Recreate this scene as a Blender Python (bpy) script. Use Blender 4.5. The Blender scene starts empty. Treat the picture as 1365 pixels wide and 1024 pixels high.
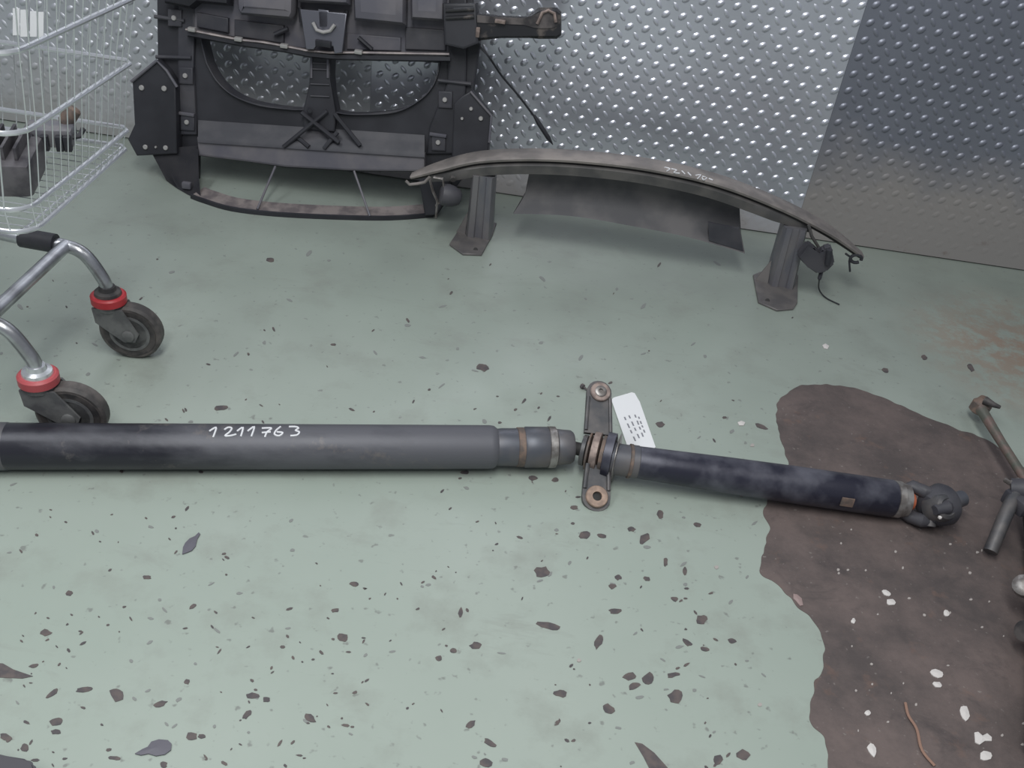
import bpy, bmesh, math, random
from mathutils import Vector, Matrix, noise
V3 = Vector
random.seed(7)
SC = bpy.context.scene
COL = SC.collection

# ------------------------------------------------------------------ camera, light, exposure
FOC = 1250.0
CAM = V3((0, 0, 1.15))
CR = V3((0.98868453, 0.09961068, 0.11216347))
CU = V3((-0.14915223, 0.57292615, 0.80592136))
CF = V3((-0.01601699, 0.81353140, -0.58130036))
cd = bpy.data.cameras.new('camera'); cam = bpy.data.objects.new('camera', cd); COL.objects.link(cam)
cd.sensor_width = 36; cd.lens = 36 * FOC / 1365; cd.clip_start = .02
M4 = Matrix((CR, CU, -CF)).transposed().to_4x4(); M4.translation = CAM
cam.matrix_world = M4
SC.camera = cam

w = bpy.data.worlds.new('world'); SC.world = w; w.use_nodes = True
bg = w.node_tree.nodes['Background']
bg.inputs[0].default_value = (.80, .86, .95, 1); bg.inputs[1].default_value = .32

def area(name, loc, sx, sy, power, col=(1, 1, 1), rot=(0, 0, 0)):
    l = bpy.data.lights.new(name, 'AREA'); l.shape = 'RECTANGLE'; l.size = sx; l.size_y = sy
    l.energy = power; l.color = col
    o = bpy.data.objects.new(name, l); o.location = loc; o.rotation_euler = rot; COL.objects.link(o)
    return o
area('ceiling_lamp_near', (-.2, -.1, 2.75), .5, 2.4, 66, (.98, 1, .98))
area('ceiling_lamp_left', (-1.9, .7, 3.2), .4, 2.4, 34, (.95, .98, 1))
area('ceiling_lamp_right', (1.8, -.2, 3.3), .4, 2.4, 12, (1, 1, .97))
SC.view_settings.view_transform = 'Standard'; SC.view_settings.look = 'None'
SC.view_settings.gamma = 1; SC.view_settings.exposure = -.1
SC.view_settings.use_curve_mapping = False

# ------------------------------------------------------------------ helpers
def ray(x, y): return CF + CR * ((x - 682.5) / FOC) - CU * ((y - 512) / FOC)
def pz(x, y, z=0.0):
    v = ray(x, y); return CAM + v * ((z - CAM.z) / v.z)
def py(x, y, Y):
    v = ray(x, y); return CAM + v * (Y / v.y)
def pplane(x, y, O, N):
    v = ray(x, y); return CAM + v * ((O - CAM).dot(N) / v.dot(N))

def wloc(o):
    p = V3((0, 0, 0))
    while o: p = p + o.location; o = o.parent
    return p
def finish(o, label=None, cat=None, group=None, kind=None):
    if label: o['label'] = label
    if cat: o['category'] = cat
    if group: o['group'] = group
    if kind: o['kind'] = kind
    return o
def empty(name, loc, label, cat, group=None):
    o = bpy.data.objects.new(name, None); o.location = loc; o.empty_display_size = .05
    COL.objects.link(o); return finish(o, label, cat, group)
def frame_of(d):
    d = d.normalized(); a = V3((0, 0, 1)) if abs(d.z) < .9 else V3((1, 0, 0))
    x = a.cross(d).normalized(); y = d.cross(x).normalized(); return x, y, d
def cat(pts, n=6, closed=False):
    """Catmull-Rom densify"""
    P = [V3(p) if len(p) == 3 else V3((p[0], p[1], 0)) for p in pts]; N = len(P); out = []
    for i in range(N if closed else N - 1):
        if closed: a, b, c, d = P[(i - 1) % N], P[i], P[(i + 1) % N], P[(i + 2) % N]
        else: a, b, c, d = P[max(i - 1, 0)], P[i], P[i + 1], P[min(i + 2, N - 1)]
        for k in range(n):
            t = k / n
            out.append(.5 * ((2 * b) + (c - a) * t + (2 * a - 5 * b + 4 * c - d) * t * t + (3 * b - a - 3 * c + d) * t ** 3))
    if not closed: out.append(P[-1])
    return out

class MB:
    def __init__(s): s.bm = bmesh.new()
    def grid(s, rings, closed=True, caps=False):
        R = [[s.bm.verts.new(p) for p in r] for r in rings]
        n = len(R[0])
        for a, b in zip(R, R[1:]):
            for i in range(n if closed else n - 1):
                j = (i + 1) % n; s.bm.faces.new((a[i], a[j], b[j], b[i]))
        if caps: s.bm.faces.new(R[0][::-1]); s.bm.faces.new(R[-1])
        return s
    def tube(s, pts, r, seg=10, flat=1.0, upv=None):
        P = [V3(p) for p in pts]; n = len(P)
        rs = r if isinstance(r, (list, tuple)) else [r] * n
        rings = []; x = None
        for i in range(n):
            d = (P[min(i + 1, n - 1)] - P[max(i - 1, 0)]).normalized()
            if upv is not None: y = (upv - d * upv.dot(d)).normalized(); x = y.cross(d)
            elif x is None: x, y, _ = frame_of(d)
            else: x = (x - d * x.dot(d)).normalized(); y = d.cross(x)
            rings.append([P[i] + (x * math.cos(a) + y * math.sin(a) * flat) * rs[i] for a in [2 * math.pi * k / seg for k in range(seg)]])
        return s.grid(rings, True, True)
    def lathe(s, prof, A, d, seg=28):
        x, y, d = frame_of(V3(d)); A = V3(A)
        return s.grid([[A + d * t + (x * math.cos(a) + y * math.sin(a)) * max(r, 1e-4) for a in [2 * math.pi * k / seg for k in range(seg)]] for t, r in prof], True, True)
    def box(s, c, size, rot=None, bev=0, taper=1):
        m = Matrix.Translation(V3(c)) @ (rot.to_4x4() if rot else Matrix())
        hx, hy, hz = [v / 2 for v in size]
        vs = [s.bm.verts.new(m @ V3((X * hx * (taper if Z > 0 else 1), Y * hy * (taper if Z > 0 else 1), Z * hz))) for Z in (-1, 1) for X, Y in ((-1, -1), (1, -1), (1, 1), (-1, 1))]
        fs = [s.bm.faces.new([vs[i] for i in f]) for f in ((3, 2, 1, 0), (4, 5, 6, 7), (0, 1, 5, 4), (1, 2, 6, 5), (2, 3, 7, 6), (3, 0, 4, 7))]
        if bev:
            es = list({e for f in fs for e in f.edges})
            bmesh.ops.bevel(s.bm, geom=es, offset=bev, segments=2, profile=.6, affect='EDGES')
        return s
    def slab(s, pts, n, d, top=None):
        """convex-ish polygon pts extruded by -n*d"""
        P = [V3(p) for p in pts]; a = [s.bm.verts.new(p) for p in P]; b = [s.bm.verts.new(p - n * d) for p in P]
        s.bm.faces.new(a); s.bm.faces.new(b[::-1])
        for i in range(len(P)):
            j = (i + 1) % len(P); s.bm.faces.new((a[i], b[i], b[j], a[j]))
        return s
    def ico(s, c, r, sub=1, sc=(1, 1, 1)):
        m = Matrix.Translation(V3(c)) @ Matrix.Diagonal((r * sc[0], r * sc[1], r * sc[2], 1))
        bmesh.ops.create_icosphere(s.bm, subdivisions=sub, radius=1, matrix=m); return s
    def build(s, name, mat, parent=None, smooth=True, ang=38, loc=None, **k):
        off = wloc(parent) if parent else V3((0, 0, 0))
        L = V3(loc) if loc is not None else V3((0, 0, 0))
        bmesh.ops.recalc_face_normals(s.bm, faces=s.bm.faces)
        s.bm.transform(Matrix.Translation(-(off + L) if parent else -L))
        me = bpy.data.meshes.new(name); s.bm.to_mesh(me); s.bm.free()
        return link(name, me, mat, parent, smooth, ang, L, **k)
def link(name, me, mat, parent, smooth, ang, L=V3((0, 0, 0)), **k):
    if smooth:
        for p in me.polygons: p.use_smooth = True
        me.set_sharp_from_angle(angle=math.radians(ang))
    me.materials.append(mat)
    o = bpy.data.objects.new(name, me); o.location = L; COL.objects.link(o)
    if parent: o.parent = parent
    return finish(o, **k)
def centre(pts):
    c = V3((0, 0, 0))
    for p in pts: c += V3(p)
    return c / len(pts)

# ------------------------------------------------------------------ materials
def mat(name, col, rough=.5, metal=0., col2=None, nscale=20., nlo=.4, nhi=.6, bump=0., bscale=80., spec=.5, detail=4, rough2=None, stretch=None):
    m = bpy.data.materials.new(name); m.use_nodes = True; nt = m.node_tree; b = nt.nodes['Principled BSDF']
    b.inputs['Base Color'].default_value = (*col, 1); b.inputs['Roughness'].default_value = rough
    b.inputs['Metallic'].default_value = metal; b.inputs['Specular IOR Level'].default_value = spec
    g = nt.nodes.new('ShaderNodeNewGeometry'); pos = g.outputs['Position']
    if stretch:
        mp = nt.nodes.new('ShaderNodeMapping'); mp.inputs['Scale'].default_value = stretch
        nt.links.new(pos, mp.inputs[0]); pos = mp.outputs[0]
    if col2:
        n = nt.nodes.new('ShaderNodeTexNoise'); n.inputs['Scale'].default_value = nscale; n.inputs['Detail'].default_value = detail
        nt.links.new(pos, n.inputs['Vector'])
        r = nt.nodes.new('ShaderNodeMapRange'); r.inputs[1].default_value = nlo; r.inputs[2].default_value = nhi
        nt.links.new(n.outputs[0], r.inputs[0])
        mx = nt.nodes.new('ShaderNodeMix'); mx.data_type = 'RGBA'
        mx.inputs[6].default_value = (*col, 1); mx.inputs[7].default_value = (*col2, 1)
        nt.links.new(r.outputs[0], mx.inputs[0]); nt.links.new(mx.outputs[2], b.inputs['Base Color'])
        if rough2 is not None:
            r2 = nt.nodes.new('ShaderNodeMapRange'); r2.inputs[3].default_value = rough; r2.inputs[4].default_value = rough2
            nt.links.new(r.outputs[0], r2.inputs[0]); nt.links.new(r2.outputs[0], b.inputs['Roughness'])
    if bump:
        n = nt.nodes.new('ShaderNodeTexNoise'); n.inputs['Scale'].default_value = bscale; n.inputs['Detail'].default_value = 3
        nt.links.new(pos, n.inputs['Vector'])
        bp = nt.nodes.new('ShaderNodeBump'); bp.inputs['Strength'].default_value = bump; bp.inputs['Distance'].default_value = .002
        nt.links.new(n.outputs[0], bp.inputs['Height']); nt.links.new(bp.outputs[0], b.inputs['Normal'])
    return m

class NT:
    """tiny node helper"""
    def __init__(s, m): s.nt = m.node_tree; s.b = s.nt.nodes['Principled BSDF']; s.pos = s.nt.nodes.new('ShaderNodeNewGeometry').outputs['Position']
    def lk(s, a, b): s.nt.links.new(a, b)
    def val(s, sock, v):
        if hasattr(v, 'is_output'): s.lk(v, sock)
        else: sock.default_value = v
    def noise(s, scale, detail=4, vec=None, rough=.5, dist=0):
        n = s.nt.nodes.new('ShaderNodeTexNoise'); n.inputs['Scale'].default_value = scale; n.inputs['Detail'].default_value = detail
        n.inputs['Roughness'].default_value = rough; n.inputs['Distortion'].default_value = dist
        s.lk(vec or s.pos, n.inputs['Vector']); return n.outputs[0]
    def map(s, v, a, b, c=0., d=1.):
        r = s.nt.nodes.new('ShaderNodeMapRange'); s.lk(v, r.inputs[0])
        for i, x in zip((1, 2, 3, 4), (a, b, c, d)): r.inputs[i].default_value = x
        return r.outputs[0]
    def math(s, op, a, b=0.):
        n = s.nt.nodes.new('ShaderNodeMath'); n.operation = op; s.val(n.inputs[0], a); s.val(n.inputs[1], b); return n.outputs[0]
    def mix(s, f, a, b):
        n = s.nt.nodes.new('ShaderNodeMix'); n.data_type = 'RGBA'; s.val(n.inputs[0], f)
        for i, x in ((6, a), (7, b)):
            if isinstance(x, tuple): n.inputs[i].default_value = (*x, 1)
            else: s.lk(x, n.inputs[i])
        return n.outputs[2]
    def sep(s):
        n = s.nt.nodes.new('ShaderNodeSeparateXYZ'); s.lk(s.pos, n.inputs[0]); return n.outputs
    def mapping(s, sc, rot=(0, 0, 0)):
        n = s.nt.nodes.new('ShaderNodeMapping'); n.inputs['Scale'].default_value = sc; n.inputs['Rotation'].default_value = rot
        s.lk(s.pos, n.inputs[0]); return n.outputs[0]
    def dist(s, p):
        n = s.nt.nodes.new('ShaderNodeVectorMath'); n.operation = 'DISTANCE'; s.lk(s.pos, n.inputs[0]); n.inputs[1].default_value = p
        return n.outputs['Value']
    def bump(s, h, st, d=.002):
        n = s.nt.nodes.new('ShaderNodeBump'); n.inputs['Strength'].default_value = st; n.inputs['Distance'].default_value = d
        s.lk(h, n.inputs['Height']); s.lk(n.outputs[0], s.b.inputs['Normal'])

def floor_material():
    m = bpy.data.materials.new('green_floor_paint'); m.use_nodes = True; t = NT(m)
    c = t.mix(t.map(t.noise(1.7, 5), .35, .65), (.345, .398, .352), (.385, .432, .388))
    c = t.mix(t.map(t.noise(7, 6, rough=.65), .52, .75), c, (.30, .325, .29))          # scuffed dirt
    c = t.mix(t.math('MULTIPLY', t.map(t.noise(3.1, 5, t.mapping((1, 3.2, 1), (0, 0, .5)), rough=.7, dist=.6), .60, .72), .45), c, (.27, .28, .255))
    c = t.mix(t.math('MULTIPLY', t.map(t.noise(60, 2), .66, .74), .55), c, (.14, .13, .13))     # fine specks
    # orange rust dust at the right by the wall
    dd = t.map(t.dist(tuple(pz(1375, 470))), .36, .0)
    c = t.mix(t.math('MULTIPLY', dd, t.map(t.noise(24, 5, rough=.7), .38, .56)), c, (.36, .17, .10))
    # lamp falloff put into the colour: floor darkens toward the wall, mottled
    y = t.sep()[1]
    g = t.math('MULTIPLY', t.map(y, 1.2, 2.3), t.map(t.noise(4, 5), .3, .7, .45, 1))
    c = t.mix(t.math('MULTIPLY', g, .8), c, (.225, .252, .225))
    t.lk(c, t.b.inputs['Base Color'])
    t.lk(t.map(t.noise(5, 5), .3, .7, .30, .46), t.b.inputs['Roughness'])
    t.b.inputs['Specular IOR Level'].default_value = .45
    t.bump(t.noise(45, 3), .12)
    return m
def bare_material():
    m = bpy.data.materials.new('bare_dirty_concrete'); m.use_nodes = True; t = NT(m)
    c = t.mix(t.map(t.noise(5.5, 7, rough=.7), .38, .62), (.088, .072, .070), (.158, .122, .114))
    c = t.mix(t.math('MULTIPLY', t.map(t.noise(9, 5, t.mapping((1, 1.5, 1), (0, 0, -.6)), rough=.7, dist=.5), .56, .72), .7), c, (.062, .052, .053))
    c = t.mix(t.math('MULTIPLY', t.map(t.noise(13, 4, rough=.7), .60, .76), .6), c, (.21, .125, .095))
    c = t.mix(t.math('MULTIPLY', t.map(t.noise(95, 2), .68, .76), .5), c, (.33, .30, .28))
    t.lk(c, t.b.inputs['Base Color']); t.b.inputs['Roughness'].default_value = .62
    t.bump(t.noise(70, 4), .35)
    return m
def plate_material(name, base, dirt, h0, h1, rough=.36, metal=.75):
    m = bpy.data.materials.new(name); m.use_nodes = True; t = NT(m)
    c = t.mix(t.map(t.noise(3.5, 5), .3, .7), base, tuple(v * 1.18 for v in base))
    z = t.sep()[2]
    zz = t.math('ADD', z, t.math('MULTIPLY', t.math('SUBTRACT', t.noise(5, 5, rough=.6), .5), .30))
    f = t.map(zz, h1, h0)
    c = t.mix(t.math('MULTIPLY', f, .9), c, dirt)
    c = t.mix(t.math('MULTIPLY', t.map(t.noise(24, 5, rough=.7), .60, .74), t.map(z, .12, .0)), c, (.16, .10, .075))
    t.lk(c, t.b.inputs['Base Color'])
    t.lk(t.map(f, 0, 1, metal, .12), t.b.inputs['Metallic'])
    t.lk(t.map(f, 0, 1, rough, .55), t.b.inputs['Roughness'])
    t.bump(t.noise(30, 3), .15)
    return m

M = {}
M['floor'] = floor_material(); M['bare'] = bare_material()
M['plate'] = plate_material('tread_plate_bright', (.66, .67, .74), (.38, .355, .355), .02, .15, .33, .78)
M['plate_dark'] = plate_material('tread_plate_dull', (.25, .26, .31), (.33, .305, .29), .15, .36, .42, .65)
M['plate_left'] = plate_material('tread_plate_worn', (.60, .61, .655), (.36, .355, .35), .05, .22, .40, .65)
M['chip'] = mat('exposed_dark_screed', (.085, .075, .08), .6, col2=(.13, .105, .10), nscale=60)
M['chip_faint'] = mat('worn_grey_screed', (.24, .25, .24), .6)
M['flake'] = mat('pale_paint_flake', (.68, .64, .62), .55)
M['pink'] = mat('pinkish_paint_flake', (.34, .25, .24), .6)
M['leaf'] = mat('dry_grey_leaf', (.13, .125, .15), .6)
M['twig'] = mat('orange_brown_fibre', (.30, .18, .135), .6)
M['chrome'] = mat('zinc_plated_wire', (.80, .81, .84), .28, .85)
M['steel_tube'] = mat('galvanised_tube', (.62, .63, .66), .30, .9, col2=(.40, .40, .42), nscale=18)
M['red'] = mat('red_plastic', (.46, .035, .045), .42)
M['red_faded'] = mat('faded_red_plastic', (.46, .085, .095), .45)
M['fork'] = mat('grey_caster_steel', (.20, .20, .20), .5, .25, col2=(.13, .13, .135), nscale=40)
M['rubber'] = mat('dirty_black_rubber', (.035, .033, .035), .6, col2=(.09, .08, .078), nscale=35, bump=.2)
M['tyre'] = mat('worn_wheel_tread', (.13, .115, .11), .6, col2=(.06, .055, .055), nscale=30, bump=.2)
M['black'] = mat('black_plastic', (.022, .022, .028), .5, col2=(.034, .034, .042), nscale=9, bump=.12, bscale=50)
M['black_soft'] = mat('scuffed_black_plastic', (.045, .045, .056), .55, col2=(.075, .072, .082), nscale=11, bump=.12, bscale=40)
M['grey_pl'] = mat('dusty_grey_plastic', (.115, .112, .135), .5, col2=(.16, .15, .165), nscale=12)
M['ledge'] = mat('dusty_metal_ledge', (.33, .285, .275), .42, .3, col2=(.19, .165, .17), nscale=30)
M['shiny_black'] = mat('glossy_black_paint', (.025, .025, .028), .2, col2=(.12, .10, .09), nscale=24, nlo=.56, nhi=.7, rough2=.4)
M['arm_glare'] = mat('black_paint_painted_glare', (.15, .132, .128), .26, .2, col2=(.05, .046, .048), nscale=26)  # black paint lightened to brown, the arm's glare put into the colour
M['bolt'] = mat('dull_zinc_bolt', (.50, .48, .47), .4, .5)
M['latch'] = mat('grey_zinc_latch', (.19, .19, .22), .35, .7)
M['beam'] = mat('dusty_beam_paint', (.21, .19, .182), .5, .2, col2=(.32, .285, .268), nscale=16, rough2=.6)
M['beam_dark'] = mat('dark_beam_paint', (.085, .082, .083), .45, .2, col2=(.13, .122, .118), nscale=18)
M['leg'] = mat('grey_extruded_leg', (.165, .165, .19), .42, .3, col2=(.22, .21, .22), nscale=16, stretch=(2, 2, .5))
M['foot'] = mat('dirty_foot_plate', (.14, .132, .135), .5, .3, col2=(.19, .175, .17), nscale=24)
M['skirt'] = mat('dusty_black_foam', (.085, .083, .09), .62, col2=(.14, .132, .135), nscale=10, detail=5)
M['tube_a'] = mat('worn_dark_tube_paint', (.040, .040, .052), .36, .35, col2=(.135, .13, .15), nscale=7, nlo=.40, nhi=.66, rough2=.55, bump=.12, bscale=60, stretch=(1, 2.2, 2.2))
M['tube_b'] = mat('greyish_tube_paint', (.105, .11, .13), .42, .35, col2=(.17, .155, .155), nscale=10, rough2=.6)
M['tube_c'] = mat('blue_black_tube', (.032, .032, .05), .34, .3, col2=(.13, .13, .16), nscale=14, nlo=.42, nhi=.66, rough2=.55, bump=.12)
M['rust'] = mat('dusty_rust', (.22, .155, .125), .65, .2, col2=(.13, .105, .095), nscale=60)
M['rust_pink'] = mat('pale_rusty_steel', (.36, .28, .25), .55, .4, col2=(.22, .17, .155), nscale=70)
M['rust_tan'] = mat('tan_rusty_steel', (.44, .31, .24), .55, .2, col2=(.28, .20, .16), nscale=60)
M['ringm'] = mat('bare_steel_ring', (.36, .34, .33), .4, .6, col2=(.2, .18, .17), nscale=60)
M['iron'] = mat('dark_cast_bracket', (.085, .085, .092), .5, .4, col2=(.14, .13, .13), nscale=26, bump=.15)
M['red_rust'] = mat('bright_rust', (.42, .11, .05), .6)
M['paper'] = mat('white_card', (.86, .86, .88), .6)
M['ink'] = mat('grey_print_ink', (.25, .25, .28), .6)
M['marker'] = mat('white_paint_marker', (.82, .82, .85), .5)
M['cast'] = mat('grubby_cast_metal', (.16, .15, .16), .5, .5, col2=(.07, .065, .075), nscale=25, bump=.2)
M['brown'] = mat('brown_plastic', (.36, .22, .11), .5)
M['hole'] = mat('dark_bore', (.03, .028, .028), .7)
M['rod'] = mat('rusty_green_rod', (.15, .155, .13), .5, .4, col2=(.24, .17, .15), nscale=30)

# ------------------------------------------------------------------ floor
UP = V3((0, 0, 1))
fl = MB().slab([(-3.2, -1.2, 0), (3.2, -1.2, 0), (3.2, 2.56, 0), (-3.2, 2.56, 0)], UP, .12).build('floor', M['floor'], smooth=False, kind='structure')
fl['label'] = 'green painted floor'
def flat_poly(pts, z=.0009, d=.0008):
    return MB().slab([V3((p.x, p.y, z)) for p in pts], UP, d)
def rough_edge(pts, amp, f=40):
    out = []
    for p in pts:
        n = noise.noise_vector(V3((p.x * f, p.y * f, 0))); out.append(V3((p.x + n.x * amp, p.y + n.y * amp, p.z)))
    return out
outline = [(1035, 540), (1044, 528), (1062, 516), (1088, 513), (1112, 514), (1140, 518), (1170, 528), (1200, 540), (1235, 556), (1270, 570), (1310, 585), (1340, 604), (1368, 628), (1420, 680), (1500, 760), (1560, 1000), (1500, 1250), (1130, 1250), (1106, 1100), (1103, 1024), (1098, 985), (1083, 965), (1078, 945), (1086, 915), (1096, 890), (1098, 865), (1091, 842), (1078, 822), (1060, 805), (1040, 783), (1015, 765), (1019, 735), (1025, 705), (1018, 680), (1032, 650), (1050, 622), (1046, 600), (1037, 572)]
op = rough_edge(cat([pz(*p) for p in outline], 10, True), .006)
bm = MB(); vs = [bm.bm.verts.new(V3((p.x, p.y, .0009))) for p in op]; vb = [bm.bm.verts.new(V3((p.x, p.y, .0001))) for p in op]
es = [bm.bm.edges.new((vs[i], vs[(i + 1) % len(vs)])) for i in range(len(vs))]
bmesh.ops.triangle_fill(bm.bm, edges=es, use_beauty=True)
for i in range(len(vs)):
    j = (i + 1) % len(vs); bm.bm.faces.new((vs[i], vs[j], vb[j], vb[i]))
bm.build('bare_patch', M['bare'], fl, smooth=False, label='brown patch of bare dirty concrete')

def blob(cx, cy, w_, h_, ang=0, n=11, seed=0, rough=.22, z=.001):
    rnd = random.Random(seed * 77 + int(cx * 13 + cy)); out = []; a0 = math.radians(ang)
    for k in range(n):
        a = 2 * math.pi * k / n; q = 1 + rnd.uniform(-rough, rough)
        x = math.cos(a) * w_ / 2 * q; y = math.sin(a) * h_ / 2 * q
        out.append(pz(cx + x * math.cos(a0) - y * math.sin(a0), cy + x * math.sin(a0) + y * math.cos(a0)))
    return out
chips = [(61, 844, 15, 9, 0), (156, 926, 20, 17, 40), (76, 962, 18, 10, -10), (75, 976, 13, 7, 0), (8, 983, 17, 8, 20), (33, 997, 10, 10, 0), (112, 920, 22, 6, -8), (70, 925, 20, 6, -38), (213, 939, 19, 7, -18), (256, 982, 14, 11, 0), (269, 982, 10, 6, 0), (337, 928, 18, 8, 4), (329, 953, 15, 8, -50), (413, 957, 18, 9, 35), (457, 850, 13, 11, 0), (92, 791, 9, 7, 0), (196, 770, 11, 5, 0), (152, 1011, 16, 5, 8), (218, 1020, 10, 8, 0), (45, 888, 13, 5, -15), (447, 814, 11, 5, -10), (472, 779, 11, 6, 10), (257, 809, 10, 5, -30), (355, 933, 10, 7, 0), (249, 909, 8, 7, 0),
 (779, 714, 15, 10, 0), (802, 715, 13, 5, 8), (842, 706, 10, 6, 0), (859, 718, 20, 10, -42), (723, 763, 20, 14, 0), (732, 835, 31, 10, 15), (798, 856, 10, 20, 30), (820, 815, 16, 7, 0), (824, 770, 9, 7, 0), (816, 782, 10, 7, 0), (935, 826, 15, 12, 0), (839, 902, 19, 10, 0), (864, 905, 16, 16, 20), (845, 915, 17, 9, -10), (897, 900, 18, 6, -10), (900, 929, 20, 17, -35), (812, 946, 18, 12, 40), (747, 925, 17, 9, 8), (634, 861, 16, 9, -10), (604, 868, 9, 7, 0), (614, 817, 7, 13, 10), (627, 966, 15, 8, -38), (653, 991, 19, 9, 35), (648, 1017, 15, 13, 0), (991, 1007, 17, 14, 0), (957, 1014, 12, 14, 30), (916, 857, 14, 7, 35), (940, 866, 12, 6, 15), (976, 855, 11, 6, 10), (899, 799, 10, 6, 15), (913, 761, 6, 12, 0), (887, 750, 6, 11, 0), (862, 772, 11, 6, 20), (643, 490, 18, 9, 15), (295, 544, 18, 7, -5), (1180, 494, 9, 6, 20), (1232, 477, 8, 6, 20), (1294, 490, 12, 7, 60), (880, 566, 12, 7, 0), (585, 878, 9, 7, 0), (740, 640, 9, 6, 0), (360, 347, 10, 6, 0), (765, 677, 10, 5, 0), (620, 630, 12, 5, 0), (710, 638, 12, 6, 0), (1015, 569, 16, 6, 20), (880, 686, 9, 12, -20), (930, 700, 10, 6, 20)]
for i, c in enumerate(chips):
    P = blob(*c, seed=i); c0 = centre(P)
    flat_poly(P).build('paint_chip', M['chip'], fl, smooth=False, loc=(c0.x, c0.y, 0))
# bigger pointed chips
for P in ([(846, 990), (856, 992), (872, 1004), (890, 1024), (890, 1032), (868, 1030), (858, 1010)],
          [(-14, 884), (4, 885), (18, 893), (44, 902), (30, 905), (-14, 903)]):
    Q = [pz(*p) for p in P]; c0 = centre(Q); flat_poly(Q).build('paint_chip', M['chip'], fl, smooth=False, loc=(c0.x, c0.y, 0))
# the uncountable crumbs
cr = MB(); rnd = random.Random(3)
for k in range(470):
    x = rnd.uniform(-60, 1080); y = 300 + 780 * rnd.random() ** .55
    if x > 990 and 500 < y: continue
    if noise.noise(V3((x / 150, y / 150, 2))) < -.12: continue
    s_ = rnd.choice((2, 2.5, 3, 3.5, 4.5)) * (.7 + .5 * y / 1024)
    P = blob(x, y, s_ * rnd.uniform(1, 2.2), s_ * .75, rnd.uniform(-60, 60), 6, k)
    cr.slab([V3((p.x, p.y, .0008)) for p in P], UP, .0006)
cr.build('paint_specks', M['chip'], fl, smooth=False, kind='stuff')
cr = MB()
for k in range(110):
    x = rnd.uniform(0, 1030); y = rnd.uniform(330, 1050); P = blob(x, y, rnd.uniform(4, 11), rnd.uniform(2, 5), rnd.uniform(-50, 50), 8, k)
    cr.slab([V3((p.x, p.y, .0006)) for p in P], UP, .0005)
cr.build('faint_scuffs', M['chip_faint'], fl, smooth=False, kind='stuff')
cr = MB()
for k in range(40):
    x = rnd.uniform(1040, 1365); y = rnd.uniform(690, 1060); P = blob(x, y, rnd.uniform(2, 5), rnd.uniform(2, 4), 0, 6, k)
    if P[0].x < pz(1110, y).x: continue
    cr.slab([V3((p.x, p.y, .0016)) for p in P], UP, .0008)
for x, y in ((772, 881), (1013, 940), (988, 660), (955, 757), (1003, 594)):
    cr.slab([V3((p.x, p.y, .0012)) for p in blob(x, y, 6, 5, 0, 7, 1)], UP, .0008)
cr.build('pale_grit', mat('dull_grit', (.42, .38, .36), .7), fl, smooth=False, kind='stuff')

# ------------------------------------------------------------------ wall of tread plates
WY = 2.548
wall = MB().box((0, WY + .06, 1.1), (6.4, .10, 2.2)).build('wall_back', M['plate'], smooth=False, kind='structure')
PITCH = .04342
def lens(mb, cx, cz, ang, y0, L=.0125, W=.0062, H=.0038):
    ca, sa = math.cos(ang), math.sin(ang); n = 8; base = []; top = []
    def q(u, v, y): return V3((cx + u * ca - v * sa, y, cz + u * sa + v * ca))
    for k in range(n):
        a = 2 * math.pi * k / n; base.append(mb.verts.new(q(math.cos(a) * L, math.sin(a) * W, y0)))
        top.append(mb.verts.new(q(math.cos(a) * L * .70, math.sin(a) * W * .62, y0 - H * .72)))
    ap = mb.verts.new(q(0, 0, y0 - H))
    for k in range(n):
        j = (k + 1) % n; mb.faces.new((base[k], base[j], top[j], top[k])); mb.faces.new((top[k], top[j], ap))
seams = [-3.1, -1.80, -.551, .699, 1.949, 3.1]
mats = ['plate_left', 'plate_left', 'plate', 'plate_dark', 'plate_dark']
for i in range(5):
    x0, x1 = seams[i] + .0004, seams[i + 1] - .0004; yf = WY - (.0022 if i % 2 == 0 else .0012)
    pl = MB().box(((x0 + x1) / 2, (yf + WY + .0095) / 2, 1.003), (x1 - x0, WY + .0095 - yf, 1.998)).build('tread_plate', M[mats[i]], wall, smooth=False)
    b = MB(); ox = .699 - .0105; zmax = 1.98 if 1 <= i <= 3 else .9
    nx = int((x1 - x0) / PITCH); dz0 = {2: 0, 3: .012}.get(i, .02)
    for a in range(nx + 1):
        for r_ in range(int(zmax / PITCH)):
            zc = .646 - 14 * PITCH + r_ * PITCH + dz0 * .5
            for h in (0, 1):
                X = (x1 + .0004 - .0105) - a * PITCH - h * PITCH / 2; Z = zc + h * PITCH / 2
                if X < x0 + .012 or X > x1 - .007 or Z < .012 or Z > 1.985: continue
                zf = {2: (.03, .13), 3: (.10, .30)}.get(i, (.04, .2)); wn = max(0, min(1, (Z + .05 * noise.noise(V3((X * 4, Z * 4, 5))) - zf[0]) / (zf[1] - zf[0]))); wn = .12 + .88 * wn
                if Z < .035: wn = .8
                lens(b.bm, X, Z, math.radians(42 if h == 0 else -52), yf, L=.0130, W=.0088 if h == 0 else .0060, H=(.0044 if h == 0 else .0024) * wn)
    b.build('raised_bars', M[mats[i]], pl, ang=60, kind='stuff')

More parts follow.
